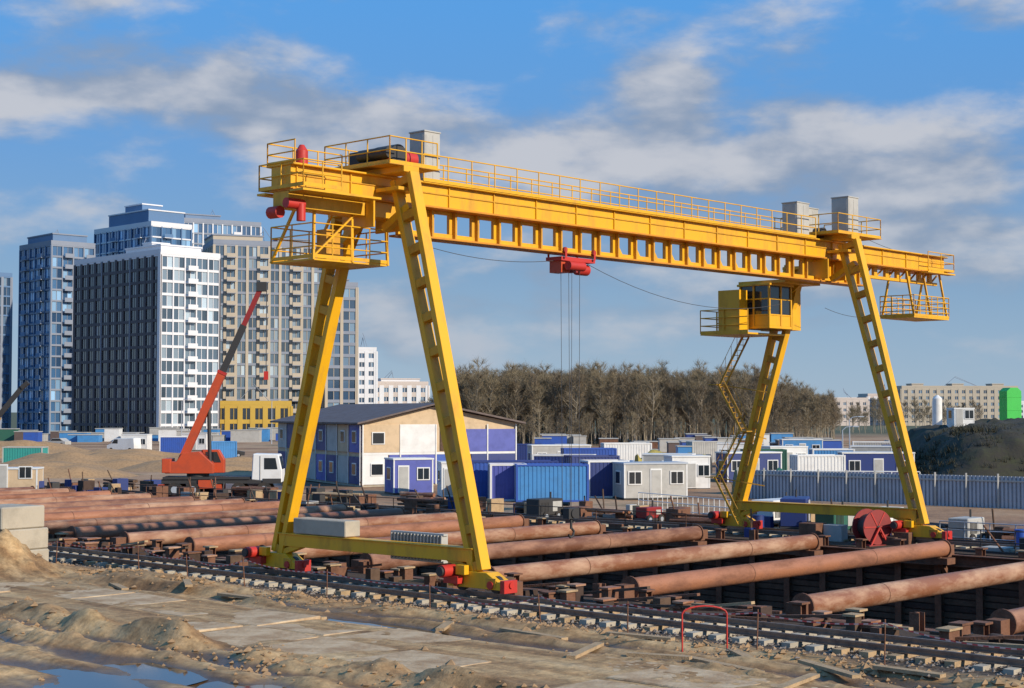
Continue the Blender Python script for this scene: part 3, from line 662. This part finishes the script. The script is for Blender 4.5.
def genset(u,v,m,l=2.2,w_=1.1,h_=1.3,rot=0):
    e=empty('diesel_generator',S(u,v,0),ANG+rot);g=MB();g.box((-l/2,-w_/2,.3),(l/2,w_/2,h_),m);g.box((-l/2-.1,-w_/2-.05,.15),(l/2+.1,w_/2+.05,.3),DARK);g.build('canopy',e,bevel=.04)
    g=MB()
    for i in range(6): g.box((-l/2+.15+i*.12,-w_/2-.02,.5),(-l/2+.2+i*.12,-w_/2,h_-.2),DARK)
    g.box((.1,-w_/2-.02,.5),(l/2-.15,-w_/2,h_-.15),GREYC);g.tube((l/4,0,h_),(l/4,0,h_+.35),.05,DARK,8);g.build('vents_and_exhaust',e);g=MB()
    for x in(-.5,.5): wheel(g,x,-w_/2-.1,.25,.15);wheel(g,x,w_/2-.05,.25,.15)
    g.build('wheels',e)
genset(31,6,GREEND);genset(32.3,9.2,BLUED,2.6,1.3,1.7,.5);genset(33.5,5,WHITE,2.4,1.2,1.3);genset(31,-.8,GREYC,1.6,1,1.2);genset(35,12,WHITE,3,1.4,1.4);genset(31.6,18,DRED,1.3,.8,.9);genset(29.9,24,DARK,2,1,1.2);genset(37,-6,BLUED,2.5,1.2,1.6)
g=MB();railing(g,[(26.9,-30,.0),(26.9,-2,0)],1.0,DARK,1.6);railing(g,[(30.0,-28,.0),(30.0,0,0)],1.05,SHEET,1.2,3);railing(g,[(26.9,12,0),(26.9,60,0)],1.0,RUST2,1.9);railing(g,[(34,14,0),(37,23,0)],1.3,WHITE,.5,3)
g.build('guard_rail',loc=ORG,rot=ANG)
BX=[RUST2,DARK,WOODD,RUSTD,RUST2,GREYC,BLUED,WOOD]
g=MB();v=-30
while v<78:
    a=U(27,27.7) if R()<.4 else U(30.2,34);l=U(.3,1.1);h=U(.2,1.0);m=BX[int(R()*8)]
    g.box((a,v,0),(a+l,v+U(.3,1.2),h),m)
    if R()<.35: g.beam((a,v,0),(a+U(-.5,.5),v+U(0,1),U(1,1.7)),.08,.08,BX[int(R()*5)])
    v+=U(.35,1.0)
g.build('building_material_stacks',loc=ORG,rot=ANG,bevel=.02)
def barrel(u,v,m): 
    g=MB();g.tube((0,0,0),(0,0,.88),.29,m,18)
    for z in(.02,.3,.58,.86): g.tube((0,0,z-.015),(0,0,z+.015),.305,m,18)
    g.build('steel_barrel',loc=S(u,v,0))
for u,v,m in((30.3,3,BLUE),(30.6,3.7,RED),(30.2,10,BLUED),(31,11,KHAKI),(29.8,-4,BLUE)): barrel(u,v,m)
e=empty('sheet_metal_fence',(0,0,0));g=MB();P0=Vector(G(225,112));P1=Vector((38,94,0));n=110
dv=(P1-P0)/n;side=Vector((dv.y,-dv.x,0)).normalized()*.05
for i in range(n):
    a=P0+dv*i;b_=P0+dv*(i+.55);c_=P0+dv*(i+1);o=side
    for p,q in((a+o,b_+o),(b_+o,b_-o),(b_-o,c_-o),(c_-o,c_+o)): g.add([p,q,q+Vector((0,0,2)),p+Vector((0,0,2))],[(0,1,2,3)],SHEET)
g.build('corrugated_sheets',e);g=MB()
for i in range(0,n,8): p=P0+dv*i;g.box((p.x-.05,p.y-.2,0),(p.x+.05,p.y-.08,2.15),GREYC)
g.beam(P0+Vector((0,-.12,1.7)),P1+Vector((0,-.12,1.7)),.05,.1,GREYC);g.build('posts',e)
g=MB();railing(g,[G(268,120),(30,118,0)],1.0,WHITE,2,2,.05);g.build('road_barrier',loc=(0,0,.6))
g=MB();V=[];F=[];nx,ny=150,50
EMB=paint('embankment_soil',(.035,.03,.02),.95,dirt=.8,scale=.8,dcol=(.05,.055,.02),bump=1,bscale=3)
for i in range(nx):
    for j in range(ny):
        x=35.5+i*.45;y=138+j*.6;q=min(1,max(0,(x-36.5)/5.5));q=q*q*(3-2*q);t=j/(ny-1);pr=math.sin(min(1,t*3.2)*math.pi/2)
        h=(4.1+1.2*min(1,max(0,(x-42)/10)))*q*pr;h+=(fb(x,y,.25,6)*.5+abs(fb(x+9,y,.9,4))*.4)*min(1,q*pr*2);V.append((x,y,h-.05))
for i in range(nx-1):
    for j in range(ny-1): a=i*ny+j;F.append((a,a+ny,a+ny+1,a+1))
g.add(V,F,EMB,True);g.build('earth_embankment')
SHR=paint('dry_shrub',(.06,.055,.03),.9,dirt=.7,scale=2)
g=MB()
for i in range(420):
    x=U(37,60);y=U(139,156);q=min(1,max(0,(x-36.5)/5.5));t=(y-138)/30;h=4.3*q*math.sin(min(1,t*3.2)*math.pi/2)
    for k in range(18):
        a=U(0,6.28);l=U(.2,.8);p=Vector((x+U(-.4,.4),y,h-.1));q2=p+Vector((math.cos(a)*l*.7,math.sin(a)*l*.7,l));s_=Vector((-math.sin(a),math.cos(a),0))*.04
        g.add([p-s_,p+s_,q2],[(0,1,2)],SHR)
g.build('dry_shrubs')
e=empty('green_storage_silo',G(498,185),.2);e.scale=(.72,.72,1);g=MB()
g.box((-1.25,-1.25,4.8),(1.25,1.25,8.4),GREEN);g.prism([(-1.25,-1.25,8.4),(1.25,-1.25,8.4),(.6,-1.25,8.8),(-.6,-1.25,8.8)],(0,2.5,0),GREEN)
g.add([(-1.25,-1.25,4.8),(1.25,-1.25,4.8),(1.25,1.25,4.8),(-1.25,1.25,4.8),(-.3,-.3,3.2),(.3,-.3,3.2),(.3,.3,3.2),(-.3,.3,3.2)],[(0,1,5,4),(1,2,6,5),(2,3,7,6),(3,0,4,7)],GREEN)
for x in(-1.1,1.1):
    for y in(-1.1,1.1): g.box((x-.09,y-.09,0),(x+.09,y+.09,4.8),GREEN)
for z in(6.2,7.7): g.box((-1.29,-1.29,z),(1.29,1.29,z+.1),GREEN)
g.build('hopper',e)
e=empty('cement_silo',G(425,190),0);g=MB();g.tube((0,0,4),(0,0,7.6),.55,WHITE,18);g.tube((0,0,7.6),(0,0,8),.55,WHITE,18,r1=.15);g.tube((0,0,3),(0,0,4),.15,WHITE,18,r1=.55)
for a in range(4): g.beam((.5*math.cos(a*1.57),.5*math.sin(a*1.57),0),(.5*math.cos(a*1.57),.5*math.sin(a*1.57),4),.08,.08,SHEET)
g.build('tank',e)
cabin('site_cabin',442,158,.1,2.0,2.0,2.0,WHITE,z=4.3,wins=1)
def lamp(b,d,h):
    x,y,_=G(b,d);e=empty('street_lamp',(x,y,0));g=MB();g.tube((0,0,0),(0,0,h),.1,SHEET,8,r1=.06);g.path([(0,0,h),(.4,0,h+.35),(1.2,0,h+.45)],.05,SHEET,6);g.box((1.1,-.12,h+.36),(1.8,.12,h+.5),SHEET);g.build('pole_and_head',e)
for b,d,h in((330,175,4.0),(337,200,5),(420,300,8),(-240,300,8),(-330,300,8)): lamp(b,d,h)
# ------------------------------------------------------------------ mobile crane truck
e=empty('mobile_crane_truck',G(-350,113),math.radians(3))
g=MB();g.box((0,.1,.95),(8.2,2.4,1.25),DARK);g.box((.1,0,1.25),(6.2,2.5,1.42),DARK);g.box((-.2,-.1,.5),(.2,2.6,.9),ORANGE);g.box((3.8,-.1,.5),(4.2,2.6,.9),ORANGE)
g.box((2.6,-.02,.6),(3.6,.3,1.2),ORANGE);g.build('chassis',e)
g=MB()
for x in(.95,2.2,5.4,7.2):
    wheel(g,x,-.02,.52,.4);wheel(g,x,2.1,.52,.4)
g.build('wheels',e)
g=MB();g.prism([(6.3,.05,1.2),(8.45,.05,1.0),(8.45,.05,1.9),(8.2,.05,3.0),(6.4,.05,3.05)],(0,2.4,0),WHITE);g.build('cab_body',e,bevel=.06)
g=MB();g.prism([(7.2,.035,1.95),(8.15,.035,1.95),(8.0,.035,2.75),(7.2,.035,2.75)],(0,.01,0),BLKGL);g.add([(8.46,.25,1.95),(8.46,2.25,1.95),(8.24,2.25,2.85),(8.24,.25,2.85)],[(0,1,2,3)],BLKGL)
g.box((8.42,.2,.75),(8.6,2.3,1.05),DARK);g.box((6.9,.02,1.2),(6.93,.045,2.9),DARK);g.box((7.1,.02,.95),(8.4,.045,1.3),DARK);g.build('cab_windows_bumper',e)
g=MB();g.tube((2.4,1.25,1.42),(2.4,1.25,1.65),.8,DARK,20)
g.prism([(.2,.25,1.65),(3.6,.25,1.65),(3.6,.25,2.3),(2.6,.25,3.2),(1.4,.25,3.1),(1.0,.25,2.5),(.2,.25,2.5)],(0,1.2,0),ORANGE)
g.prism([(2.6,1.5,1.65),(4.2,1.5,1.65),(4.2,1.5,2.6),(3.8,1.5,3.3),(2.6,1.5,3.3)],(0,.9,0),ORANGE);g.box((.0,.2,1.7),(.6,2.3,2.7),ORANGE);g.build('superstructure',e,bevel=.03)
g=MB();g.prism([(2.9,1.47,2.4),(4.0,1.47,2.4),(3.7,1.47,3.15),(2.9,1.47,3.15)],(0,.02,0),BLKGL);g.build('crane_cab_glass',e)
bd=Vector((5.6,0,12.6)).normalized();p0=Vector((1.3,.85,2.5));g=MB()
g.beam(p0,p0+bd*6.8,.55,.78,ORANGE,up=(0,1,0));g.beam(p0+bd*6.8,p0+bd*7.0,.6,.84,RED,up=(0,1,0))
g.beam(p0+bd*7.0,p0+bd*10.6,.42,.6,DARK,up=(0,1,0));g.beam(p0+bd*10.6,p0+bd*13.6,.32,.46,DRED,up=(0,1,0));g.box(tuple(p0+bd*13.6-Vector((.3,.3,.3))),tuple(p0+bd*13.6+Vector((.4,.3,.35))),DARK)
g.tube((3.3,.85,1.9),p0+bd*4.6,.14,DARK,10);g.build('telescopic_boom',e)
g=MB();tip=p0+bd*13.7+Vector((.35,0,0));g.tube(tip,(tip.x,tip.y,8.9),.03,ROPE,5);g.box((tip.x-.15,tip.y-.12,8.3),(tip.x+.15,tip.y+.12,8.9),RED);g.build('hook_and_rope',e)
e=empty('excavator',G(-549,170),0);g=MB()
for y in(0,1.9): g.prism([(-1.6,y,.1),(1.6,y,.1),(2,y,.5),(1.6,y,.9),(-1.6,y,.9),(-2,y,.5)],(0,.5,0),RUB)
g.build('tracks',e);g=MB();g.box((-1.9,.1,1.0),(1.3,2.4,2.1),YEL);g.box((.2,.1,2.1),(1.4,1.1,3.0),BLKGL);g.box((.15,.05,3.0),(1.45,1.15,3.1),YEL);g.build('house',e,bevel=.05)
g=MB();g.beam((1,1.5,1.8),(3.3,1.5,5.5),.4,.7,YELD);g.beam((3.3,1.5,5.5),(5.8,1.5,8.6),.3,.5,DARK);g.beam((5.8,1.5,8.6),(6.5,1.5,9.2),.6,.4,DARK);g.build('boom_and_arm',e)
# ------------------------------------------------------------------ towers
WHT=paint('white_facade',(.66,.66,.68),.7,dirt=.12,scale=.1)
GRF=paint('grey_facade',(.22,.25,.31),.7,dirt=.2,scale=.1)
DKF=paint('dark_facade',(.075,.068,.078),.6,dirt=.2,scale=.1)
BEF=paint('beige_facade',(.44,.38,.30),.75,dirt=.2,scale=.1)
PKF=paint('pinkish_facade',(.55,.47,.42),.75,dirt=.2,scale=.1)
YLF=paint('yellow_facade',(.55,.36,.06),.7,dirt=.2,scale=.1)
BLF=paint('blue_facade',(.08,.17,.32),.5,dirt=.2,scale=.1)
def gl(bw,fh,t=0): 
    pal=[((.02,.04,.07),(.05,.10,.18),(.18,.27,.36)),((.012,.014,.018),(.022,.027,.036),(.07,.08,.10)),((.02,.05,.11),(.06,.15,.30),(.20,.34,.50)),((.03,.045,.06),(.10,.15,.20),(.28,.34,.38))][t]
    return glassmat('window_glass',(bw,bw,fh),*pal,seed=int(R()*50))
def tower(name,b,d,th,wR,wL,H,floors,mR,mL,mB,gt,bw=3.2,pwR=.8,pwL=.8,bh=.9,balR=(),balL=(),top=None,crown=3,gtL=None,mull=True):
    e=empty(name,G(b,d),math.radians(th));fh=H/floors
    nR=max(1,round(wR/bw));nL=max(1,round(wL/bw));bR=wR/nR;bL=wL/nL
    g=MB();g.box((0,0,0),(wR,wL,H-.05),gl(bR/2,fh,gt))
    if gtL is not None: g.box((-.06,.05,0),(-.003,wL-.05,H-.05),gl(bL/2,fh,gtL))
    g.build('glazing',e)
    g=MB()
    for i in range(floors+1):
        z=i*fh; z0=z-bh/2 if i else 0
        hh=bh if 0<i<floors else bh*1.1
        g.box((-.22,-.22,z0),(wR+.22,wL+.22,z0+hh),mB)
    g.build('floor_bands',e);g=MB()
    for i in range(0,nR+1):
        x=i*bR
        for yy in((-.32,0),(wL,wL+.32)): g.box((x-pwR/2,yy[0],0),(x+pwR/2,yy[1],H),mR)
    for i in range(0,nL+1):
        y=i*bL
        for xx in((-.33,-.065),(wR,wR+.33)): g.box((xx[0],y-pwL/2,0),(xx[1],y+pwL/2,H),mL)
    if mull:
        for i in range(nR): x=(i+.5)*bR;g.box((x-.07,-.12,0),(x+.07,0,H),mR)
        for i in range(nL): y=(i+.5)*bL;g.box((-.12,y-.07,0),(-.06,y+.07,H),mL)
    g.build('piers',e)
    if balR or balL:
        g=MB()
        for f in range(1,floors):
            z=f*fh-bh/2
            for i in balR:
                if i<nR: g.box((i*bR+.25,-1.35,z),(min(wR,(i+1)*bR-.25),-.23,z+.18),mB);g.box((i*bR+.25,-1.36,z+.18),((i+1)*bR-.25,-1.28,z+1.15),mR)
            for i in balL:
                if i<nL: g.box((-1.35,i*bL+.25,z),(-.23,(i+1)*bL-.25,z+.18),mB);g.box((-1.36,i*bL+.25,z+.18),(-1.28,(i+1)*bL-.25,z+1.15),mL)
        g.build('balconies',e)
    g=MB();p=.25
    g.box((-p,-p,H+bh*.3),(wR+p,0,H+1.3),mB);g.box((-p,wL,H+bh*.3),(wR+p,wL+p,H+1.3),mB);g.box((-p,0,H+bh*.3),(0,wL,H+1.3),mB);g.box((wR,0,H+bh*.3),(wR+p,wL,H+1.3),mB)
    if top: 
        for (x0,y0,x1,y1,h,m) in top: g.box((x0*wR,y0*wL,H),(x1*wR,y1*wL,H+h),m);g.box((x0*wR-.2,y0*wL-.2,H+h),(x1*wR+.2,y1*wL+.2,H+h+.35),mB)
    for k in range(3): g.tube((wR*U(.2,.8),wL*U(.2,.8),H),(wR*.5,wL*.5,H+crown+U(1,3)),.08,GRF,5)
    g.build('roof_parapet',e);return e
tower('glass_tower',-530,480,45,9,14,47,16,GRF,GRF,BLF,0,bh=.5)
tower('glass_tower',-462,430,42,12.5,19,51,17,GRF,BLF,GRF,2,bh=.5,pwR=.4,pwL=.35,balR=(1,3),balL=(1,4),top=[(.1,.1,.9,.9,3.2,BLF)])
tower('glass_tower',-362,445,45,13,30,58,19,BLF,BLF,WHT,2,bh=.4,pwR=.3,pwL=.3,balR=(1,),balL=(1,5),top=[(.0,.05,.9,.75,4.5,BLF),(.2,.3,.7,.6,7,BLF)])
tower('glass_tower',-330,470,30,24,18,62,20,WHT,WHT,GRF,2,bh=.5,pwR=.4,balR=(0,5),top=[(.05,.1,.5,.9,2.5,BLF)])
e=tower('dark_office_tower',-352,365,45,15.8,38,42,14,WHT,DKF,WHT,3,bh=.6,pwR=.35,pwL=.9,bw=3.2,balR=(2,),gtL=1,top=[(.15,.1,.85,.5,2.6,WHT),(.3,.3,.6,.4,3.8,WHT)])
g=MB()
for i in range(0,14):
    g.box((-.30,.6,i*3.0-.34+(0 if i else .35)),(-.225,37.4,i*3.0+.34),DKF)
for y in(12.7,25.3): g.box((-.36,y-.18,0),(-.335,y+.18,42),GRF)
g.box((-.45,-.45,0),(-.34,.7,42.6),WHT);g.build('dark_cladding',e)
tower('apartment_tower',-299,400,20,28,16,48,16,BEF,BEF,GRF,3,bh=.6,pwR=.7,bw=2.9,balR=(1,4,7),top=[(.0,.1,.45,.9,2.5,BEF),(.6,.2,.9,.8,2.2,GRF)])
tower('apartment_tower',-186,408,20,8,12,38,13,BEF,BEF,GRF,0,bh=.8,top=[(.2,.2,.8,.8,2,GRF)])
tower('yellow_low_block',-297,384,8,18,10,7.4,2,YLF,YLF,YLF,1,bh=1.0,pwR=1.2)
tower('white_block',-155,500,20,6,9,25,9,WHT,WHT,WHT,0,bh=1.3,pwR=1.3)
tower('white_block',-149,510,15,21,12,14.5,5,WHT,PKF,PKF,0,bh=1.5,pwR=1.5,top=[(.3,.2,.9,.8,2,WHT)])
tower('apartment_block',316,700,8,18,12,11,4,PKF,PKF,PKF,0,bh=1.5,pwR=1.6)
tower('apartment_block',356,720,8,20,12,13,5,WHT,PKF,PKF,0,bh=1.3,pwR=1.6)
tower('apartment_block',390,700,5,52,12,16.2,6,BEF,BEF,BEF,0,bh=1.3,pwR=1.7,top=[(.1,.2,.2,.8,2,BEF),(.45,.2,.55,.8,2,BEF),(.8,.2,.9,.8,2,BEF)])
tower('apartment_block',478,760,5,40,12,10,4,WHT,PKF,WHT,0,bh=1.3,pwR=1.7)
tower('apartment_block',250,900,5,60,12,13,5,WHT,PKF,WHT,0,bh=1.3,pwR=1.7)
g=MB()
for i in range(34):
    x,y,_=G(-515+i*9,U(315,345));w_=U(2,6);h=U(1.2,2.7);g.box((x,y,0),(x+w_,y+3,h),(WHITE,BLUE,GREYC,BLUEL,ROOFM,ROOFM,GREYC,GREEND)[int(R()*8)]);g.box((x-.1,y-.1,h),(x+w_+.1,y+3.1,h+.15),GREYC)
g.build('construction_huts')
g=MB()
for i in range(60):
    b=U(20,460);x,y,_=G(b,U(185,260));w_=U(1.5,4);h=U(1.2,2.6);g.box((x,y,0),(x+w_,y+2.5,h),(GREYC,BLUE,GREYC,BLUEL,ROOFM,WHITE,RUST2,BLUED)[int(R()*8)]);g.box((x-.1,y-.1,h),(x+w_+.1,y+2.6,h+.12),GREYC)
g.build('storage_sheds')
# spoil heaps on the left lot
g=MB()
for (b,d,l,w_,h_) in((-470,150,9,5,1.3),(-420,170,12,6,1.6),(-300,165,10,5,1.2),(-500,215,14,6,1.8),(-390,200,12,5,1.2),(-250,175,7,4,1.0)):
    cx,cy,_=G(b,d);V=[];F=[];n=26
    for i in range(n+1):
        for j in range(n+1):
            a=(i/n-.5)*2;c_=(j/n-.5)*2;q=max(0,1-a*a-c_*c_);V.append((cx+a*l,cy+c_*w_,h_*q**.8*(1+.6*noise.noise(Vector((a*3+b,c_*3,d)))) -.03))
    for i in range(n):
        for j in range(n): k_=i*(n+1)+j;F.append((k_,k_+n+1,k_+n+2,k_+1))
    g.add(V,F,CLOD,True)
g.build('spoil_heaps')
# ------------------------------------------------------------------ bare tree belt
BARK=paint('bark',(.27,.23,.17),.9,dirt=.3,scale=.5)
TW=paint('twigs',(.19,.145,.09),.9,dirt=.5,scale=.3,dcol=(.11,.08,.05));TW2=paint('twigs_ochre',(.23,.18,.105),.9,dirt=.5,scale=.3,dcol=(.13,.105,.06))
def tree(seed,tw):
    random.seed(seed);g=MB();H=U(13.0,15.6);p=Vector((0,0,0));pts=[p]
    for i in range(7):
        p=p+Vector((U(-.2,.2),U(-.2,.2),H/8.2));pts.append(p)
    for i in range(7): g.tube(pts[i],pts[i+1],.16-.02*i,BARK,5,r1=.14-.02*i,caps=False)
    def twigs(a,b,n,l):
        dr=(b-a).normalized()
        for k in range(n):
            s_=a.lerp(b,U(.15,1));dd=(dr*.6+Vector((U(-1,1),U(-1,1),U(-.3,.9)))).normalized();e_=s_+dd*l*U(.5,1.25)
            sd_=dd.cross(Vector((U(-1,1),U(-1,1),U(-1,1)))).normalized()*U(.012,.024);g.add([s_-sd_,s_+sd_,e_],[(0,1,2)],tw)
    for i in range(24):
        t=U(.30,.99);z=t*7;k=min(6,int(z));q=pts[k].lerp(pts[k+1],z-k);a=U(0,6.28);l=(1.25-t)*H*.26+.4;sp=U(.5,1.0)
        dd=Vector((math.cos(a)*sp,math.sin(a)*sp,.9)).normalized();m_=q+dd*l*.5;dd2=(dd+Vector((U(-.5,.5),U(-.5,.5),.25))).normalized();e_=m_+dd2*l*.6
        g.tube(q,m_,.05,BARK,3,r1=.035,caps=False);g.tube(m_,e_,.035,BARK,3,r1=.012,caps=False)
        twigs(q,m_,8,1.1);twigs(m_,e_,18,1.1)
        for k in range(3):
            d3=(dd+Vector((U(-.8,.8),U(-.8,.8),U(-.1,.4)))).normalized();s3=q.lerp(m_,U(.4,1));e3=s3+d3*l*.5;g.tube(s3,e3,.025,BARK,3,r1=.01,caps=False);twigs(s3,e3,11,.95)
    twigs(pts[6],pts[7],26,1.1)
    ob=g.build('tree_form');me=ob.data;bpy.data.objects.remove(ob);return me
forms=[tree(s_,(TW,TW2)[s_%2]) for s_ in(11,12,13,14,15,16)]
random.seed(99)
belt=empty('bare_tree_belt',(0,0,0))
def plant(b,d,sc):
    o=bpy.data.objects.new('tree',forms[int(R()*6)]);COL.objects.link(o);o.parent=belt;o.location=G(b,d);o.rotation_euler=(0,0,U(0,6.28));o.scale=(sc*U(.9,1.25),sc*U(.9,1.25),sc*U(.84,1.08))
for i in range(560):
    b=U(-72,322);d=U(288,345);k=1.03
    if b>250: k=.97-.32*(b-250)/72
    if b<-55: k=.9
    plant(b,d,k*(d/312))
for i in range(60): plant(U(300,470),U(420,560),U(.5,.75))
for i in range(30): plant(U(-90,-60),U(300,360),U(.45,.7))
for i in range(110): plant(U(-60,320),U(276,290),U(.3,.5))
